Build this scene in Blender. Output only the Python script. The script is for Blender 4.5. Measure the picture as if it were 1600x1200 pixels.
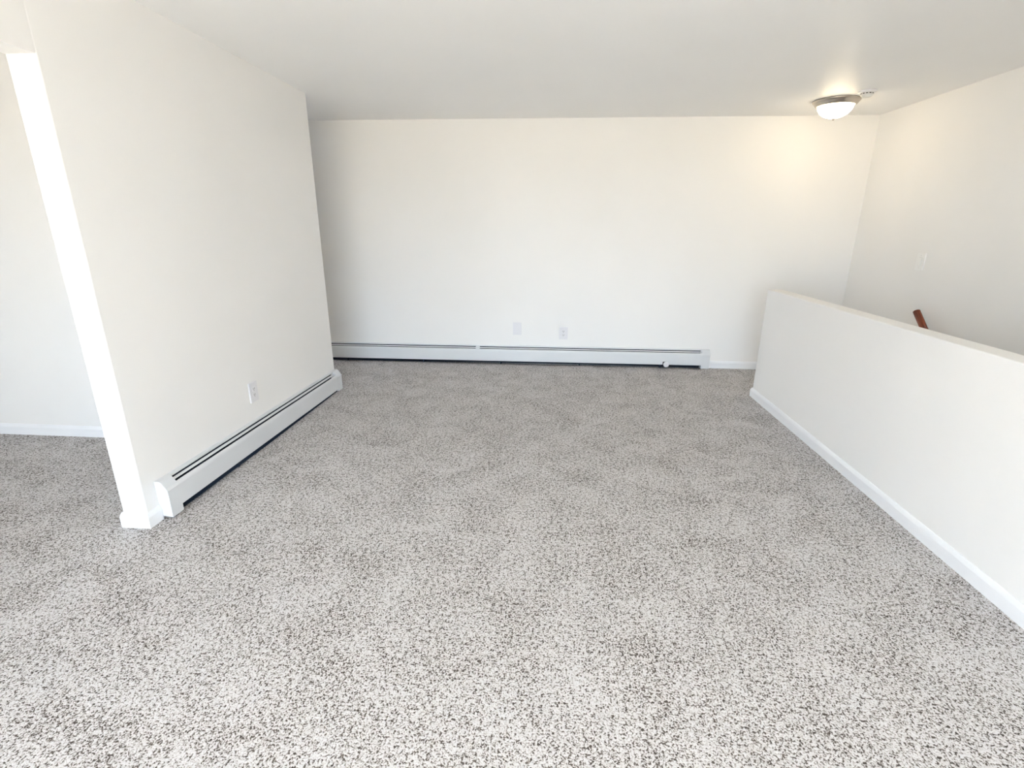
import bpy, bmesh, math, random
from mathutils import Vector, Matrix

random.seed(7)
for o in list(bpy.data.objects):
    bpy.data.objects.remove(o, do_unlink=True)
scene = bpy.context.scene
COL = scene.collection

# ------------------------------------------------------------------ room measures (metres)
CEIL = 2.44
XL, TL = -1.9626, 0.1267          # left partition: room face, thickness
YA, YB = 2.0463, 4.3326           # left partition: near jamb, far end
YW = 5.3735                       # back wall
XH, TH, YH, HH = 1.8372, 0.1234, 4.4384, 0.9512   # half wall: face, thickness, far end, height
XR = 2.9815                       # right wall
HEAD = 2.0634                     # underside of the header over the opening
YLB = 3.0823                      # back wall of the side room
YR = -2.80                        # rear wall (behind the camera)
XSIDE = -5.60                     # far wall of the side room
XHALL = -6.00                     # end of the hallway
WT = 0.12
STAIR_Y = 4.20                    # top nosing of the stairs
PIT = -2.73                       # floor of the stairwell

# ------------------------------------------------------------------ camera
yaw, pitch, roll, fpx, hcam = 0.0732, 0.3040, 0.0053, 785.118, 1.4476
cy, sy, cp, sp, cr, sr = math.cos(yaw), math.sin(yaw), math.cos(pitch), math.sin(pitch), math.cos(roll), math.sin(roll)
R = Vector((cy, sy, 0)); F = Vector((-sy, cy, 0)); Z = Vector((0, 0, 1))
D = F * cp - Z * sp
U = F * sp + Z * cp
xc, yc, zc = R * cr + U * sr, U * cr - R * sr, -D
M = Matrix(((xc.x, yc.x, zc.x, 0), (xc.y, yc.y, zc.y, 0), (xc.z, yc.z, zc.z, hcam), (0, 0, 0, 1)))
cd = bpy.data.cameras.new('camera')
cd.sensor_fit = 'HORIZONTAL'; cd.sensor_width = 36.0; cd.lens = 36.0 * fpx / 1600.0
cd.clip_start = 0.02; cd.clip_end = 500
cam = bpy.data.objects.new('camera', cd); COL.objects.link(cam); cam.matrix_world = M
scene.camera = cam

# ------------------------------------------------------------------ exposure / view
vs = scene.view_settings
vs.view_transform = 'Standard'; vs.look = 'None'; vs.gamma = 1.0; vs.use_curve_mapping = False
vs.exposure = 0.72

# ------------------------------------------------------------------ daylight: bright overcast sky above the horizon, sunlit pale ground below it
SKY = 10.4
world = bpy.data.worlds.new('daylight'); scene.world = world; world.use_nodes = True
wn, wl = world.node_tree.nodes, world.node_tree.links
wn.clear()
wo = wn.new('ShaderNodeOutputWorld'); wb = wn.new('ShaderNodeBackground')
wt = wn.new('ShaderNodeTexCoord'); wx = wn.new('ShaderNodeSeparateXYZ'); wr = wn.new('ShaderNodeValToRGB')
wm = wn.new('ShaderNodeMapRange'); wm.inputs[1].default_value = -1; wm.inputs[2].default_value = 1
wl.new(wt.outputs['Generated'], wx.inputs[0]); wl.new(wx.outputs['Z'], wm.inputs[0]); wl.new(wm.outputs[0], wr.inputs[0])
cr_ = wr.color_ramp
cr_.elements[0].position = 0.0; cr_.elements[0].color = (0.52, 0.445, 0.34, 1)
cr_.elements[1].position = 1.0; cr_.elements[1].color = (0.49, 0.685, 1.0, 1)
e = cr_.elements.new(0.485); e.color = (0.52, 0.445, 0.34, 1)
e = cr_.elements.new(0.515); e.color = (0.66, 0.80, 1.0, 1)
wl.new(wr.outputs[0], wb.inputs[0]); wb.inputs[1].default_value = SKY
wl.new(wb.outputs[0], wo.inputs[0])

# window openings in the rear wall: (x0, x1, z0, z1)
WIN_MAIN = (-1.90, 0.85, 0.12, 2.25)
WIN_SIDE = (-4.60, -3.40, 0.70, 2.05)
def portal(name, w):
    ld = bpy.data.lights.new(name, 'AREA'); ld.shape = 'RECTANGLE'
    ld.size = w[1] - w[0]; ld.size_y = w[3] - w[2]; ld.cycles.is_portal = True
    lo = bpy.data.objects.new(name, ld); COL.objects.link(lo)
    lo.location = ((w[0] + w[1]) / 2, YR - WT - 0.02, (w[2] + w[3]) / 2)
    lo.rotation_euler = (math.radians(90), 0, 0)      # local -Z -> +Y (into the room)
    return lo
portal('daylight_portal', WIN_MAIN)
portal('daylight_portal', WIN_SIDE)

# high sun from behind the rear window wall: it falls on the carpet under the windows, behind the camera
sd = bpy.data.lights.new('sun', 'SUN'); sd.energy = 285.0; sd.angle = math.radians(0.6); sd.color = (1.0, 0.935, 0.83)
so = bpy.data.objects.new('sun', sd); COL.objects.link(so); so.location = (0, -8, 10)
so.rotation_euler = Vector((0.10, math.cos(math.radians(56)), -math.sin(math.radians(56)))).to_track_quat('-Z', 'Y').to_euler()
scene.cycles.diffuse_bounces = 6

# ------------------------------------------------------------------ materials
def nt(name):
    m = bpy.data.materials.new(name); m.use_nodes = True
    n, l = m.node_tree.nodes, m.node_tree.links
    return m, n, l, n['Principled BSDF']
def setin(b, k, v):
    if k in b.inputs: b.inputs[k].default_value = v
def mixrgb(n, l, fac, a, b, blend='MIX'):
    x = n.new('ShaderNodeMix'); x.data_type = 'RGBA'; x.blend_type = blend
    for sock, v in ((0, fac), (6, a), (7, b)):
        if isinstance(v, (int, float)): x.inputs[sock].default_value = v
        elif isinstance(v, tuple): x.inputs[sock].default_value = v
        else: l.new(v, x.inputs[sock])
    return x.outputs[2]
def noise(n, l, vec, scale, detail=2.0, rough=0.5, dist=0.0):
    t = n.new('ShaderNodeTexNoise'); t.inputs['Scale'].default_value = scale
    t.inputs['Detail'].default_value = detail; t.inputs['Roughness'].default_value = rough
    t.inputs['Distortion'].default_value = dist
    if vec is not None: l.new(vec, t.inputs['Vector'])
    return t
def maprange(n, l, src, a, b, c=0.0, d=1.0):
    t = n.new('ShaderNodeMapRange'); l.new(src, t.inputs[0])
    for i, v in enumerate((a, b, c, d)): t.inputs[i + 1].default_value = v
    return t.outputs[0]
def painted(name, col, rough=0.6, bump=0.02, scale=220, var=0.015, spec=0.3):
    m, n, l, b = nt(name)
    g = n.new('ShaderNodeNewGeometry')
    nz = noise(n, l, g.outputs['Position'], 2.3, 0)
    dark = tuple(c * (1 - var) for c in col) + (1,); light = tuple(min(1, c * (1 + var)) for c in col) + (1,)
    l.new(mixrgb(n, l, nz.outputs['Fac'], dark, light), b.inputs['Base Color'])
    b.inputs['Roughness'].default_value = rough; setin(b, 'Specular IOR Level', spec)
    if bump:
        fz = noise(n, l, g.outputs['Position'], scale, 2)
        bp = n.new('ShaderNodeBump'); bp.inputs['Strength'].default_value = bump; bp.inputs['Distance'].default_value = 0.002
        l.new(fz.outputs['Fac'], bp.inputs['Height']); l.new(bp.outputs[0], b.inputs['Normal'])
    return m
def metal(name, col, rough=0.35, metallic=1.0):
    m, n, l, b = nt(name)
    g = n.new('ShaderNodeNewGeometry'); nz = noise(n, l, g.outputs['Position'], 60, 3)
    l.new(mixrgb(n, l, nz.outputs['Fac'], tuple(c * .93 for c in col) + (1,), tuple(min(1, c * 1.07) for c in col) + (1,)), b.inputs['Base Color'])
    b.inputs['Roughness'].default_value = rough; b.inputs['Metallic'].default_value = metallic
    return m

MAT_WALL = painted('wall_paint', (0.882, 0.870, 0.856), 0.62, 0.0, 160)
MAT_CEIL = painted('ceiling_paint', (0.92, 0.915, 0.908), 0.45, 0.0, 120, spec=0.35)
MAT_TRIM = painted('trim_enamel', (0.895, 0.90, 0.92), 0.35, 0.01, 90, 0.008, 0.45)
MAT_ENAMEL = painted('heater_enamel', (0.70, 0.715, 0.735), 0.35, 0.01, 60, 0.01, 0.45)
MAT_PLATE = painted('white_plastic', (0.80, 0.79, 0.81), 0.3, 0.0, 60, 0.005, 0.5)
MAT_SWITCH = painted('bright_white_plastic', (0.90, 0.895, 0.885), 0.3, 0.0, 60, 0.005, 0.5)
MAT_SLOT = painted('dark_slot', (0.05, 0.045, 0.04), 0.6, 0.0)
MAT_SHADE_STEEL = painted('blued_steel', (0.020, 0.030, 0.052), 0.65, 0.0, spec=0.2)  # bluish steel, made near black to carry the heater's inner shade
MAT_NICKEL = metal('brushed_nickel', (0.52, 0.47, 0.42), 0.34)
MAT_GREYPL = painted('grey_plastic', (0.70, 0.69, 0.67), 0.45, 0.0)

def wood_mat(name, dark, light):
    m, n, l, b = nt(name)
    tc = n.new('ShaderNodeTexCoord'); mp = n.new('ShaderNodeMapping'); l.new(tc.outputs['Object'], mp.inputs[0])
    mp.inputs['Scale'].default_value = (60, 60, 5)
    nz = noise(n, l, mp.outputs[0], 1.0, 4, 0.6, 0.8)
    f = maprange(n, l, nz.outputs['Fac'], 0.3, 0.7)
    l.new(mixrgb(n, l, f, dark, light), b.inputs['Base Color'])
    b.inputs['Roughness'].default_value = 0.35
    return m
MAT_WOOD = wood_mat('red_brown_wood', (0.045, 0.008, 0.003, 1), (0.20, 0.038, 0.011, 1))
MAT_DOOR = wood_mat('oak_door', (0.10, 0.075, 0.022, 1), (0.22, 0.165, 0.055, 1))

def glow_mat():
    m, n, l, b = nt('lit_frosted_glass')
    g = n.new('ShaderNodeNewGeometry'); nz = noise(n, l, g.outputs['Position'], 25, 3)
    c = mixrgb(n, l, nz.outputs['Fac'], (1.0, 0.80, 0.50, 1), (1.0, 0.84, 0.56, 1))
    b.inputs['Base Color'].default_value = (0.9, 0.87, 0.8, 1); b.inputs['Roughness'].default_value = 0.3
    l.new(c, b.inputs['Emission Color']); b.inputs['Emission Strength'].default_value = 9.5
    return m
MAT_GLOW = glow_mat()

def pane_mat():
    m = bpy.data.materials.new('window_glass'); m.use_nodes = True
    n, l = m.node_tree.nodes, m.node_tree.links; n.clear()
    o = n.new('ShaderNodeOutputMaterial'); mx = n.new('ShaderNodeMixShader')
    t = n.new('ShaderNodeBsdfTransparent'); g = n.new('ShaderNodeBsdfGlossy'); g.inputs['Roughness'].default_value = 0.02
    t.inputs[0].default_value = (0.96, 0.98, 0.97, 1)
    mx.inputs[0].default_value = 0.045
    l.new(t.outputs[0], mx.inputs[1]); l.new(g.outputs[0], mx.inputs[2]); l.new(mx.outputs[0], o.inputs[0])
    return m
MAT_PANE = pane_mat()

def carpet_mat():
    m, n, l, b = nt('speckled_twist_carpet')
    g = n.new('ShaderNodeNewGeometry'); P = g.outputs['Position']
    nf = noise(n, l, P, 158, 1.0, 0.6, 0.5)         # twisted yarn ends, low values become the shaded gaps
    nf.noise_dimensions = '2D'
    nc = noise(n, l, P, 60, 0.0, 0.5, 0.0)          # clusters of yarn leaning together
    nc.noise_dimensions = '2D'
    n1 = n.new('ShaderNodeMix'); n1.data_type = 'FLOAT'; n1.inputs[0].default_value = 0.22
    l.new(nf.outputs['Fac'], n1.inputs[2]); l.new(nc.outputs['Fac'], n1.inputs[3])
    big = noise(n, l, P, 4.5, 3, 0.72, 0.4)         # trodden and brushed patches
    big.noise_dimensions = '2D'
    hh = n.new('ShaderNodeMath'); hh.operation = 'ADD'
    l.new(maprange(n, l, big.outputs['Fac'], 0.25, 0.75, -0.045, 0.045), hh.inputs[0]); l.new(n1.outputs[0], hh.inputs[1])
    ramp = n.new('ShaderNodeValToRGB'); l.new(hh.outputs[0], ramp.inputs[0])
    c = ramp.color_ramp
    c.elements[0].position = 0.33; c.elements[0].color = (0.065, 0.055, 0.048, 1)  # dark stops mix brown yarn flecks with shade painted between tufts
    c.elements[1].position = 0.62; c.elements[1].color = (0.62, 0.61, 0.618, 1)
    for p, col in ((0.395, (0.155, 0.137, 0.124, 1)), (0.445, (0.37, 0.348, 0.338, 1)), (0.50, (0.535, 0.517, 0.514, 1))):
        el = c.elements.new(p); el.color = col
    l.new(ramp.outputs[0], b.inputs['Base Color'])
    b.inputs['Roughness'].default_value = 0.95; setin(b, 'Specular IOR Level', 0.1)
    bp = n.new('ShaderNodeBump'); bp.inputs['Strength'].default_value = 0.5; bp.inputs['Distance'].default_value = 0.006
    l.new(nf.outputs['Fac'], bp.inputs['Height']); l.new(bp.outputs[0], b.inputs['Normal'])
    return m
MAT_CARPET = carpet_mat()

# ------------------------------------------------------------------ helpers
def link_mesh(name, bm, mat, parent=None, smooth=False):
    bmesh.ops.recalc_face_normals(bm, faces=bm.faces)
    me = bpy.data.meshes.new(name); bm.to_mesh(me); bm.free()
    me.materials.append(mat)
    if smooth:
        for p in me.polygons: p.use_smooth = True
    o = bpy.data.objects.new(name, me); COL.objects.link(o)
    if parent is not None:
        o.parent = parent
        o.matrix_parent_inverse = parent.matrix_basis.inverted()
    return o
def tag(o, label, cat, group=None, kind=None):
    o['label'] = label; o['category'] = cat
    if group: o['group'] = group
    if kind: o['kind'] = kind
    return o
def structure(o, label, cat):
    return tag(o, label, cat, kind='structure')
def empty(name, loc):
    o = bpy.data.objects.new(name, None); COL.objects.link(o); o.location = loc; o.empty_display_size = 0.1
    return o
def add_box(bm, x0, x1, y0, y1, z0, z1, bevel=0.0, seg=2, only=None):
    vs_ = [bm.verts.new((x, y, z)) for x in (x0, x1) for y in (y0, y1) for z in (z0, z1)]
    q = lambda *i: bm.faces.new([vs_[k] for k in i])
    fs = [q(0, 1, 3, 2), q(4, 6, 7, 5), q(0, 4, 5, 1), q(2, 3, 7, 6), q(0, 2, 6, 4), q(1, 5, 7, 3)]
    if bevel:
        es = set(e for f in fs for e in f.edges)
        if only: es = [e for e in es if only((e.verts[0].co + e.verts[1].co) / 2)]
        bmesh.ops.bevel(bm, geom=list(es), offset=bevel, segments=seg, affect='EDGES', profile=0.5)
def add_prism(bm, prof, s0, s1, fmap):
    a = [bm.verts.new(fmap(s0, d, z)) for d, z in prof]; b_ = [bm.verts.new(fmap(s1, d, z)) for d, z in prof]
    k = len(prof)
    for i in range(k): bm.faces.new((a[i], a[(i + 1) % k], b_[(i + 1) % k], b_[i]))
    bm.faces.new(a); bm.faces.new(b_[::-1])
def add_lathe(bm, prof, seg=48, origin=(0, 0, 0)):
    ox, oy, oz = origin; rings = []
    for r, z in prof:
        if r < 1e-6: rings.append([bm.verts.new((ox, oy, oz + z))])
        else: rings.append([bm.verts.new((ox + r * math.cos(2 * math.pi * i / seg), oy + r * math.sin(2 * math.pi * i / seg), oz + z)) for i in range(seg)])
    for A, B in zip(rings[:-1], rings[1:]):
        for i in range(seg):
            j = (i + 1) % seg
            if len(A) == 1 and len(B) == 1: continue
            if len(A) == 1: bm.faces.new((A[0], B[i], B[j]))
            elif len(B) == 1: bm.faces.new((A[i], B[0], A[j]))
            else: bm.faces.new((A[i], B[i], B[j], A[j]))
def add_tube(bm, p, q, r, seg=16, cap=True):
    p, q = Vector(p), Vector(q); ax = (q - p).normalized()
    u = ax.orthogonal().normalized(); v = ax.cross(u)
    A = [bm.verts.new(p + (u * math.cos(2 * math.pi * i / seg) + v * math.sin(2 * math.pi * i / seg)) * r) for i in range(seg)]
    B = [bm.verts.new(q + (u * math.cos(2 * math.pi * i / seg) + v * math.sin(2 * math.pi * i / seg)) * r) for i in range(seg)]
    for i in range(seg): bm.faces.new((A[i], A[(i + 1) % seg], B[(i + 1) % seg], B[i]))
    if cap: bm.faces.new(A); bm.faces.new(B[::-1])
def box_obj(name, mat, dims, bevel=0.0, parent=None, only=None):
    bm = bmesh.new(); add_box(bm, *dims, bevel=bevel, only=only)
    return link_mesh(name, bm, mat, parent)

# ------------------------------------------------------------------ structure: floor, ceiling, walls
bm = bmesh.new()
def slab(x0, x1, y0, y1): add_box(bm, x0, x1, y0, y1, -0.20, 0.0)
XS = XH + TH                                    # stair side of the half wall
slab(XSIDE, XS, YR, YB)                          # main room, side room
slab(XHALL, XS, YB, YW)                          # strip to the back wall and the hallway
slab(XS, XR, STAIR_Y + 0.0, YW)                  # landing
structure(link_mesh('floor', bm, MAT_CARPET), 'speckled grey and beige twist pile wall-to-wall carpet', 'carpet')

bm = bmesh.new(); add_box(bm, XSIDE - WT, XR + WT, YR - WT, YW + WT, CEIL, CEIL + 0.12)
structure(link_mesh('ceiling', bm, MAT_CEIL), 'smooth white painted flat ceiling over the room', 'ceiling')

def wall(name, dims, label, bevel=0.0, only=None):
    return structure(box_obj(name, MAT_WALL, dims, bevel, None, only), label, 'wall')
wall('wall_back', (XHALL, XR, YW, YW + WT, -0.2, CEIL), 'long cream painted back wall above the long baseboard heater')
wall('wall_right', (XR, XR + WT, YR, YW + WT, PIT, CEIL), 'cream painted right wall behind the half wall, with switch and handrail')
# half wall: goes down along the stairs on its far side
wall('wall_half', (XH, XS, YR, YH, 0.0, HH), 'low white half wall guarding the stairwell', 0.007,
     only=lambda c: c.z > HH - .01 or (c.y > YH - .01 and .01 < c.z))
wall('wall_stair', (XH, XS - 0.001, YR, STAIR_Y, PIT, -0.2), 'painted wall of the stairwell below the half wall')
wall('wall_landing', (XS, XR, STAIR_Y, STAIR_Y + 0.1, PIT, -0.2), 'painted wall under the stair landing')
wall('wall_stairwell_end', (XS, XR, YR, YR + 0.1, PIT, 0.0), 'painted wall at the foot of the stairs')
# left partition with the opening and its header
bm = bmesh.new()
add_box(bm, XL - TL, XL, YA, YB, 0, CEIL, bevel=0.006, only=lambda c: .01 < c.z < CEIL - .01)
add_box(bm, XL - TL, XL, -0.35, YA + 0.0, HEAD, CEIL)
add_box(bm, XL - TL, XL, YR, -0.35, 0, CEIL)
structure(link_mesh('wall_left', bm, MAT_WALL), 'cream painted left partition wall with a wide opening and header', 'wall')
wall('wall_side_room', (XSIDE, XL - TL, YLB, YLB + 0.12, 0, CEIL), 'cream painted wall of the side room seen through the opening')
wall('wall_side_room_left', (XSIDE - WT, XSIDE, YR, YLB + 0.12, -0.2, CEIL), 'cream painted far left wall of the side room')
wall('wall_hallway', (XHALL, XL - TL, YB - 0.12, YB, 0, CEIL), 'cream painted near wall of the dim hallway')
wall('wall_hallway_end', (XHALL - WT, XHALL, YB - 0.12, YW + WT, -0.2, CEIL), 'cream painted end wall of the dim hallway')
# rear wall with two window openings
bm = bmesh.new()
xs = [XSIDE, WIN_SIDE[0], WIN_SIDE[1], WIN_MAIN[0], WIN_MAIN[1], XR]
for i in range(5):
    if i in (1, 3):
        w = WIN_SIDE if i == 1 else WIN_MAIN
        add_box(bm, xs[i], xs[i + 1], YR - WT, YR, -0.2, w[2]); add_box(bm, xs[i], xs[i + 1], YR - WT, YR, w[3], CEIL)
    else: add_box(bm, xs[i], xs[i + 1], YR - WT, YR, -0.2, CEIL)
structure(link_mesh('wall_rear', bm, MAT_WALL), 'cream painted window wall at the rear of the room', 'wall')

def window(idx, w, label):
    x0, x1, z0, z1 = w; root = empty('window_%d' % idx, ((x0 + x1) / 2, YR - 0.06, z0))
    structure(root, label, 'window')
    y0, y1 = YR - 0.10, YR - 0.03
    bm = bmesh.new(); t = 0.05
    add_box(bm, x0, x1, y0, y1, z0, z0 + t); add_box(bm, x0, x1, y0, y1, z1 - t, z1)
    add_box(bm, x0, x0 + t, y0, y1, z0 + t, z1 - t); add_box(bm, x1 - t, x1, y0, y1, z0 + t, z1 - t)
    link_mesh('window_frame', bm, MAT_TRIM, root)
    k = 2; wd = (x1 - x0 - 2 * t) / k
    for i in range(k):
        a = x0 + t + i * wd
        box_obj('pane', MAT_PANE, (a + (0.02 if i else 0), a + wd - (0.02 if i < k - 1 else 0), YR - 0.067, YR - 0.063, z0 + t, z1 - t), parent=root)
        if i: box_obj('mullion', MAT_TRIM, (a - 0.02, a + 0.02, y0 + .01, y1 - .01, z0 + t, z1 - t), parent=root)
    box_obj('window_sill', MAT_TRIM, (x0 - 0.05, x1 + 0.05, YR + 0.0, YR + 0.06, z0 - 0.03, z0), 0.004, root)
window(1, WIN_MAIN, 'wide white framed window in the rear wall of the main room')
window(2, WIN_SIDE, 'white framed window in the rear wall of the side room')

# baseboards: profile with an eased top
BBH, BBT = 0.080, 0.013
BBP = [(0.0, 0.0), (BBT, 0.0), (BBT, BBH - 0.022), (BBT - 0.003, BBH - 0.012), (BBT - 0.007, BBH - 0.003), (BBT - 0.009, BBH), (0.0, BBH)]
def sweep_baseboard(name, pts, label, inside=None):
    """pts: plan polyline along the wall face; the board lies on the right-hand side of the direction of travel, mitred at corners"""
    bm = bmesh.new(); rows = []
    P = [Vector((p[0], p[1], 0)) for p in pts]
    for i, p in enumerate(P):
        ns = []
        if i > 0: d = (p - P[i - 1]).normalized(); ns.append(Vector((d.y, -d.x, 0)))
        if i < len(P) - 1: d = (P[i + 1] - p).normalized(); ns.append(Vector((d.y, -d.x, 0)))
        if len(ns) == 2: m_ = ns[0] + ns[1]; m_ = m_ * (2 / m_.length_squared)
        else: m_ = ns[0]
        rows.append([bm.verts.new((p.x + m_.x * d_, p.y + m_.y * d_, z)) for d_, z in BBP])
    k = len(BBP)
    for A, B in zip(rows[:-1], rows[1:]):
        for i in range(k): bm.faces.new((A[i], A[(i + 1) % k], B[(i + 1) % k], B[i]))
    bm.faces.new(rows[0]); bm.faces.new(rows[-1][::-1])
    return structure(link_mesh(name, bm, MAT_TRIM), label, 'baseboard')
sweep_baseboard('baseboard_left', [(XL - TL, YLB - BBT), (XL - TL, YA), (XL, YA), (XL, 2.124)], 'white baseboard wrapping the foot of the left wall jamb')
sweep_baseboard('baseboard_side_room', [(XSIDE, YLB), (XL - TL - BBT, YLB)], 'white baseboard along the side room wall')
sweep_baseboard('baseboard_back', [(1.718, YW), (XR, YW), (XR, STAIR_Y + 0.02)], 'white baseboard on the back wall right of the heater')
sweep_baseboard('baseboard_half', [(XS, STAIR_Y + 0.02), (XS, YH), (XH, YH), (XH, YR)], 'white baseboard along the foot of the half wall')
sweep_baseboard('baseboard_hallway', [(-4.57, YB), (XHALL, YB)], 'white baseboard along the hallway wall')

# brown wooden doors in the hallway (unseen, added to dim and tint the light bounced there)
def dimming_door(idx, c, u, n_, label):
    c, u, n_ = Vector(c), Vector(u), Vector(n_); root = empty('door_%d' % idx, c); structure(root, label, 'door')
    fm = lambda a, z, d: c + u * a + Vector((0, 0, z)) + n_ * d
    def part(nm, mat, a0, a1, z0, z1, d0, d1, parent=root):
        bm = bmesh.new(); add_box(bm, a0, a1, z0, z1, d0, d1)
        for q in bm.verts: q.co = fm(*q.co)
        return link_mesh(nm, bm, mat, parent)
    part('door_leaf', MAT_DOOR, -0.40, 0.40, 0.012, 2.03, 0.0006, 0.020)
    for a0, a1 in ((-0.31, -0.04), (0.04, 0.31)):
        for z0, z1 in ((0.16, 0.86), (1.02, 1.88)): part('panel', MAT_DOOR, a0, a1, z0, z1, 0.020, 0.027)
    part('casing', MAT_TRIM, -0.465, -0.403, 0.0, 2.10, 0.0006, 0.018); part('casing', MAT_TRIM, 0.403, 0.465, 0.0, 2.10, 0.0006, 0.018); part('casing', MAT_TRIM, -0.403, 0.403, 2.036, 2.10, 0.0006, 0.018)
    bm = bmesh.new(); add_tube(bm, fm(0.34, 0.95, 0.020), fm(0.34, 0.95, 0.060), 0.012, 14); add_tube(bm, fm(0.34, 0.95, 0.050), fm(0.34, 0.95, 0.085), 0.027, 18)
    link_mesh('door_handle', bm, MAT_NICKEL, root)
dimming_door(1, (-2.75, YB, 0), (-1, 0, 0), (0, 1, 0), 'brown panelled door on the near side of the hallway')
dimming_door(2, (-4.10, YB, 0), (-1, 0, 0), (0, 1, 0), 'brown panelled door deeper in the hallway')

# stairs going down behind the half wall
st = empty('staircase', ((XS + XR) / 2, STAIR_Y, PIT))
structure(st, 'carpeted stairs going down behind the half wall', 'stairs')
RISE, RUN = 0.195, 0.215
nst = 13
for i in range(1, nst + 1):
    zt = -i * RISE
    box_obj('step', MAT_CARPET, (XS + 0.001, XR - 0.001, STAIR_Y - i * RUN, STAIR_Y - (i - 1) * RUN + 0.0, zt - RISE, zt), 0.012, st,
            only=lambda c, y=STAIR_Y - i * RUN, z=zt: abs(c.y - y) < .002 and abs(c.z - z) < .002)
box_obj('floor_stairwell', MAT_CARPET, (XS, XR, YR, STAIR_Y, PIT - 0.1, PIT))
structure(bpy.data.objects['floor_stairwell'], 'carpeted floor at the foot of the stairs', 'carpet')

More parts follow.
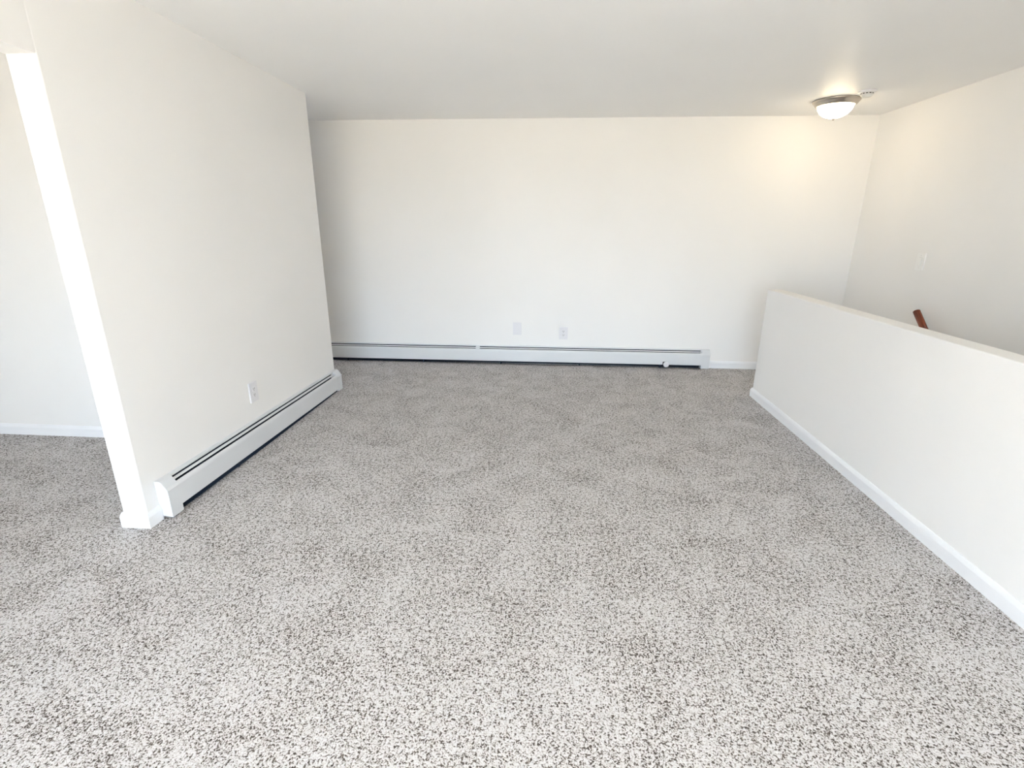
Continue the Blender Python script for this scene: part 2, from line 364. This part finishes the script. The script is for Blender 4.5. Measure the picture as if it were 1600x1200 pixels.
# ------------------------------------------------------------------ baseboard heaters
def heater(name, base, fmap, s0, s1, label, caps=(True, True), capw=(0.075, 0.075), knob_s=None, splices=(), lift=lambda s: 0.0, nseg=1):
    root = empty(name, base); tag(root, label, 'heater')
    fm = lambda s, d, z: fmap(s, d, max(0.0005, z + lift(s)))
    TOP, CT, CB, DP = 0.203, 0.162, 0.038, 0.062
    a = s0 + (capw[0] if caps[0] else 0.0); b_ = s1 - (capw[1] if caps[1] else 0.0)
    e0 = 0.0008
    cuts = [a + (b_ - a) * i / nseg for i in range(nseg + 1)]
    # back panel against the wall, bluish steel with the slot's shade in its colour
    bm = bmesh.new(); add_prism(bm, [(e0, 0.006), (0.003, 0.006), (0.003, TOP - 0.004), (e0, TOP - 0.004)], a, b_, fm)
    link_mesh('back_panel', bm, MAT_SHADE_STEEL, root)
    # folded top lip
    bm = bmesh.new(); add_prism(bm, [(e0, TOP - 0.003), (0.0192, TOP - 0.003), (0.0205, TOP - 0.011), (0.0222, TOP - 0.011), (0.0205, TOP - 0.001), (0.018, TOP), (e0, TOP)], a, b_, fm)
    link_mesh('top_lip', bm, MAT_ENAMEL, root)
    # damper blade between the lip and the cover
    L0, L1 = Vector((0.0225, TOP - 0.006)), Vector((0.0535, CT + 0.004))
    t = L1 - L0; nrm = Vector((-t.y, t.x)).normalized()
    if nrm.y > 0: nrm = -nrm
    p, q = L0 + t * 0.25 + nrm * 0.009, L0 + t * 0.58 + nrm * 0.007
    bm = bmesh.new(); add_prism(bm, [tuple(p), tuple(q), tuple(q + nrm * 0.0015), tuple(p + nrm * 0.0015)], a + 0.002, b_ - 0.002, fm)
    link_mesh('damper', bm, MAT_ENAMEL, root)
    # front cover
    outer = [(0.0500, CT + 0.008), (0.0560, CT + 0.004), (0.0600, CT - 0.004), (DP, CT - 0.014), (DP, CB + 0.004), (DP - 0.002, CB), (DP - 0.008, CB)]
    inner = [(d - 0.0016, z - 0.0002) for d, z in outer[:5]] + [(DP - 0.0035, CB + 0.0016), (DP - 0.008, CB + 0.0016)]
    bm = bmesh.new(); add_prism(bm, outer + inner[::-1], a, b_, fm)
    link_mesh('front_cover', bm, MAT_ENAMEL, root)
    # finned tube inside, fins brought low and dark to shade the bottom gap
    bm = bmesh.new()
    add_tube(bm, fm(a, 0.029, 0.046), fm(b_, 0.029, 0.046), 0.011, 10)
    s = a + 0.02
    while s < b_ - 0.02:
        add_prism(bm, [(0.007, 0.006), (0.054, 0.006), (0.054, 0.084), (0.007, 0.084)], s, s + 0.0008, fm); s += 0.011
    o = link_mesh('finned_tube', bm, MAT_SHADE_STEEL, root); o['kind'] = 'stuff'
    # support brackets
    k = max(2, int((b_ - a) / 0.75))
    for i in range(k):
        c = a + (b_ - a) * (i + 0.5) / k
        bm = bmesh.new(); add_prism(bm, [(0.0035, 0.006), (0.056, 0.006), (0.056, 0.026), (0.0035, 0.10)], c - 0.008, c + 0.008, fm)
        link_mesh('bracket', bm, MAT_SHADE_STEEL, root)
    for c in splices:
        bm = bmesh.new(); add_prism(bm, [tuple(L0 + t * .1 + nrm * .001), tuple(L0 + t * .9 + nrm * .001), tuple(L0 + t * .9 + nrm * .003), tuple(L0 + t * .1 + nrm * .003)], c - 0.022, c + 0.022, fm)
        link_mesh('splice_clip', bm, MAT_ENAMEL, root)
    # end caps
    prof = [(e0, 0.012), (DP + 0.0015, 0.004), (DP + 0.0015, CT - 0.010), (0.060, CT - 0.003), (0.057, CT + 0.004), (0.036, TOP - 0.006), (0.030, TOP - 0.0005), (0.026, TOP + 0.0015), (e0, TOP + 0.0015)]
    for ok, c0, c1 in ((caps[0], s0, a + 0.004), (caps[1], b_ - 0.004, s1)):
        if not ok: continue
        bm = bmesh.new(); add_prism(bm, prof, c0, c1, fm)
        es = [e for e in bm.edges if abs(e.calc_face_angle(0)) > 0.5]
        bmesh.ops.bevel(bm, geom=es, offset=0.0015, segments=2, affect='EDGES')
        link_mesh('end_cap', bm, MAT_ENAMEL, root)
    if knob_s is not None:
        # round white valve knob with its collar
        c = Vector(fm(knob_s, DP, 0.045)); n_ = (Vector(fm(knob_s, DP + 1, 0.045)) - c).normalized()
        bm = bmesh.new(); add_tube(bm, c - n_ * 0.03, c + n_ * 0.006, 0.012, 16)
        link_mesh('valve_stem', bm, MAT_SHADE_STEEL, root)
        bm = bmesh.new(); add_tube(bm, c + n_ * 0.004, c + n_ * 0.022, 0.028, 28)
        bmesh.ops.bevel(bm, geom=[e for e in bm.edges if e.calc_face_angle(0) > 1.0], offset=0.003, segments=2, affect='EDGES')
        kn = link_mesh('valve_knob', bm, MAT_PLATE, root)
        bm = bmesh.new(); add_tube(bm, c + n_ * 0.0225, c + n_ * 0.0235, 0.005, 12)
        link_mesh('knob_screw', bm, MAT_GREYPL, kn)
        bm = bmesh.new(); add_prism(bm, [(DP + .0003, 0.040), (DP + .0011, 0.040), (DP + .0011, 0.072), (DP + .0003, 0.072)], knob_s - 0.034, knob_s + 0.004, fm)
        link_mesh('knob_cutout', bm, MAT_SLOT, root)
    return root
heater('baseboard_heater', (XL, 3.2, 0), lambda s, d, z: (XL + d, s, z), 2.126, YB - 0.002,
       'short white baseboard heater along the left wall', capw=(0.075, 0.085),
       lift=lambda s: 0.006 - 0.028 * (s - 2.126) / (4.33 - 2.126))
heater('baseboard_heater', (0, YW, 0), lambda s, d, z: (s, YW - d, z), -3.6, 1.714,
       'long white baseboard heater along the back wall with a round valve knob', capw=(0.075, 0.082), knob_s=1.262, splices=(-0.77,),
       lift=lambda s: -0.004 + 0.006 * (s + 2.4) / 4.1)

# ------------------------------------------------------------------ wall plates
def plate_thing(name, cat, label, origin, u, n_, kind, w=0.094, h=0.136, group=None):
    o = Vector(origin); u = Vector(u); n_ = Vector(n_); v = Vector((0, 0, 1))
    root = empty(name, o); tag(root, label, cat, group)
    fm = lambda a, b_, c: o + u * a + v * b_ + n_ * c
    def pbox(nm, mat, a0, a1, b0, b1, c0, c1, bevel=0.0, parent=root):
        bm = bmesh.new(); add_box(bm, a0, a1, b0, b1, c0, c1)
        if bevel:
            es = [e for e in bm.edges if (e.verts[0].co.z + e.verts[1].co.z) / 2 > c0 + 1e-5]
            bmesh.ops.bevel(bm, geom=es, offset=bevel, segments=2, affect='EDGES')
        for q in bm.verts: q.co = fm(*q.co)
        return link_mesh(nm, bm, mat, parent)
    def disc(nm, mat, a, b_, r, c0, c1, parent=root):
        bm = bmesh.new(); add_tube(bm, fm(a, b_, c0), fm(a, b_, c1), r, 16); return link_mesh(nm, bm, mat, parent)
    pbox('plate', MAT_SWITCH if kind == 'switch' else MAT_PLATE, -w / 2, w / 2, -h / 2, h / 2, 0.0006, 0.0075, 0.003)
    if kind == 'duplex':
        for sgn in (-1, 1):
            f = pbox('receptacle', MAT_PLATE, -0.0175, 0.0175, sgn * 0.0205 - 0.0145, sgn * 0.0205 + 0.0145, 0.0060, 0.0095, 0.0015)
            zc_ = sgn * 0.0205
            pbox('slot', MAT_SLOT, -0.0085, -0.0055, zc_ - 0.002, zc_ + 0.008, 0.0090, 0.0099, 0, f)
            pbox('slot', MAT_SLOT, 0.0055, 0.0085, zc_ - 0.002, zc_ + 0.008, 0.0090, 0.0099, 0, f)
            disc('ground_hole', MAT_SLOT, 0, zc_ - 0.008, 0.0028, 0.0090, 0.0099, f)
        disc('screw', MAT_GREYPL, 0, 0, 0.003, 0.0070, 0.0086)
    elif kind == 'blank':
        pbox('insert', MAT_PLATE, -0.0165, 0.0165, -0.0335, 0.0335, 0.0055, 0.0084, 0.001)
        for sgn in (-1, 1): disc('screw', MAT_GREYPL, 0, sgn * 0.048, 0.003, 0.0070, 0.0084)
    else:
        pbox('switch_frame', MAT_GREYPL, -0.0180, 0.0180, -0.035, 0.035, 0.0055, 0.0079, 0.0006)
        bm = bmesh.new(); add_prism(bm, [(0.0075, -0.0325), (0.0175, -0.0325), (0.0105, 0.0325), (0.0075, 0.0325)], -0.0160, 0.0160, lambda s, d, z: fm(s, z, d))
        link_mesh('rocker', bm, MAT_SWITCH, root)
        for sgn in (-1, 1): disc('screw', MAT_GREYPL, 0, sgn * 0.048, 0.003, 0.0070, 0.0084)
    return root
plate_thing('wall_outlet', 'outlet', 'white double outlet on the left wall above the short heater', (XL, 3.056, 0.382), (0, 1, 0), (1, 0, 0), 'duplex')
plate_thing('wall_plate', 'wall plate', 'white wall plate without slots on the back wall, left of the outlet', (-0.340, YW, 0.388), (1, 0, 0), (0, -1, 0), 'blank')
plate_thing('wall_outlet', 'outlet', 'white double outlet on the back wall above the long heater', (0.160, YW, 0.349), (1, 0, 0), (0, -1, 0), 'duplex')
plate_thing('light_switch', 'switch', 'white rocker light switch on the right wall above the handrail', (XR, 4.400, 1.192), (0, -1, 0), (-1, 0, 0), 'switch')

# ------------------------------------------------------------------ handrail going down the stairs
ty = Vector((0, -0.737, -0.676)).normalized()
rx = XR - 0.075
top = Vector((rx, 4.205, 0.820)); L = 3.4
hr = empty('handrail', top); tag(hr, 'round red-brown wooden handrail on the right wall going down the stairs', 'handrail')
bm = bmesh.new(); add_tube(bm, (0, 0, 0), (0, 0, L), 0.0245, 28)
bmesh.ops.bevel(bm, geom=[e for e in bm.edges if e.calc_face_angle(0) > 1.0], offset=0.003, segments=2, affect='EDGES')
rail = link_mesh('rail', bm, MAT_WOOD)
rail.parent = hr; rail.rotation_euler = ty.to_track_quat('Z', 'X').to_euler()
for q in (0.35, 1.7, 3.05):
    p = top + ty * q + Vector((0, 0, -0.022))
    bm = bmesh.new(); add_tube(bm, p, p + Vector((0.0, 0, -0.045)), 0.006, 10); add_tube(bm, p + Vector((-0.004, 0, -0.043)), (XR - 0.006, p.y, p.z - 0.043), 0.006, 10)
    add_tube(bm, (XR - 0.007, p.y, p.z - 0.043), (XR - 0.0006, p.y, p.z - 0.043), 0.028, 20)
    link_mesh('bracket', bm, MAT_NICKEL, hr)

# ------------------------------------------------------------------ ceiling light and smoke detector
LX, LY = 2.285, 4.775
lamp = empty('ceiling_light', (LX, LY, CEIL)); tag(lamp, 'flush dome ceiling light, lit, with nickel rim and frosted glass', 'ceiling light')
bm = bmesh.new()
add_lathe(bm, [(0.0, -0.001), (0.170, -0.001), (0.173, -0.005), (0.171, -0.011), (0.166, -0.013), (0.160, -0.024), (0.151, -0.036), (0.143, -0.044), (0.135, -0.044), (0.132, -0.034), (0.0, -0.030)], 64, (LX, LY, CEIL))
link_mesh('rim', bm, MAT_NICKEL, lamp, True)
bm = bmesh.new()
prof = [(0.131 * math.cos(a), -0.037 - 0.098 * math.sin(a)) for a in [i * math.pi / 2 / 14 for i in range(15)]]
prof[-1] = (0.0, prof[-1][1])
add_lathe(bm, prof, 64, (LX, LY, CEIL))
link_mesh('glass_shade', bm, MAT_GLOW, lamp, True)
bm = bmesh.new()
add_lathe(bm, [(0.0, -0.132), (0.011, -0.134), (0.012, -0.139), (0.007, -0.143), (0.006, -0.150), (0.0, -0.153)], 20, (LX, LY, CEIL))
link_mesh('finial', bm, MAT_NICKEL, lamp, True)

DX, DY = 2.355, 4.475
det = empty('smoke_detector', (DX, DY, CEIL)); tag(det, 'small round white smoke detector on the ceiling beside the light', 'smoke detector')
bm = bmesh.new(); add_lathe(bm, [(0.0, -0.001), (0.060, -0.001), (0.062, -0.004), (0.060, -0.012), (0.052, -0.016), (0.0, -0.016)], 40, (DX, DY, CEIL))
link_mesh('mount', bm, MAT_PLATE, det)
bm = bmesh.new(); add_lathe(bm, [(0.0, -0.016), (0.043, -0.016), (0.042, -0.027), (0.037, -0.038), (0.025, -0.046), (0.0, -0.048)], 40, (DX, DY, CEIL))
body = link_mesh('body', bm, MAT_GREYPL, det)
bm = bmesh.new()
for i in range(12):
    a = 2 * math.pi * i / 12
    for k in (0,):
        c, s_ = math.cos(a), math.sin(a); t = Vector((-s_, c, 0)); r = Vector((c, s_, 0)); o = Vector((DX, DY, CEIL))
        pts = [o + r * 0.0418 + t * w_ + Vector((0, 0, z)) for w_, z in ((-.007, -.019), (.007, -.019), (.007, -.025), (-.007, -.025))]
        pts += [q + r * 0.0012 for q in pts]
        v_ = [bm.verts.new(q) for q in pts]
        for f in ((0, 1, 2, 3), (7, 6, 5, 4), (0, 4, 5, 1), (1, 5, 6, 2), (2, 6, 7, 3), (3, 7, 4, 0)): bm.faces.new([v_[j] for j in f])
link_mesh('vents', bm, MAT_SLOT, body)
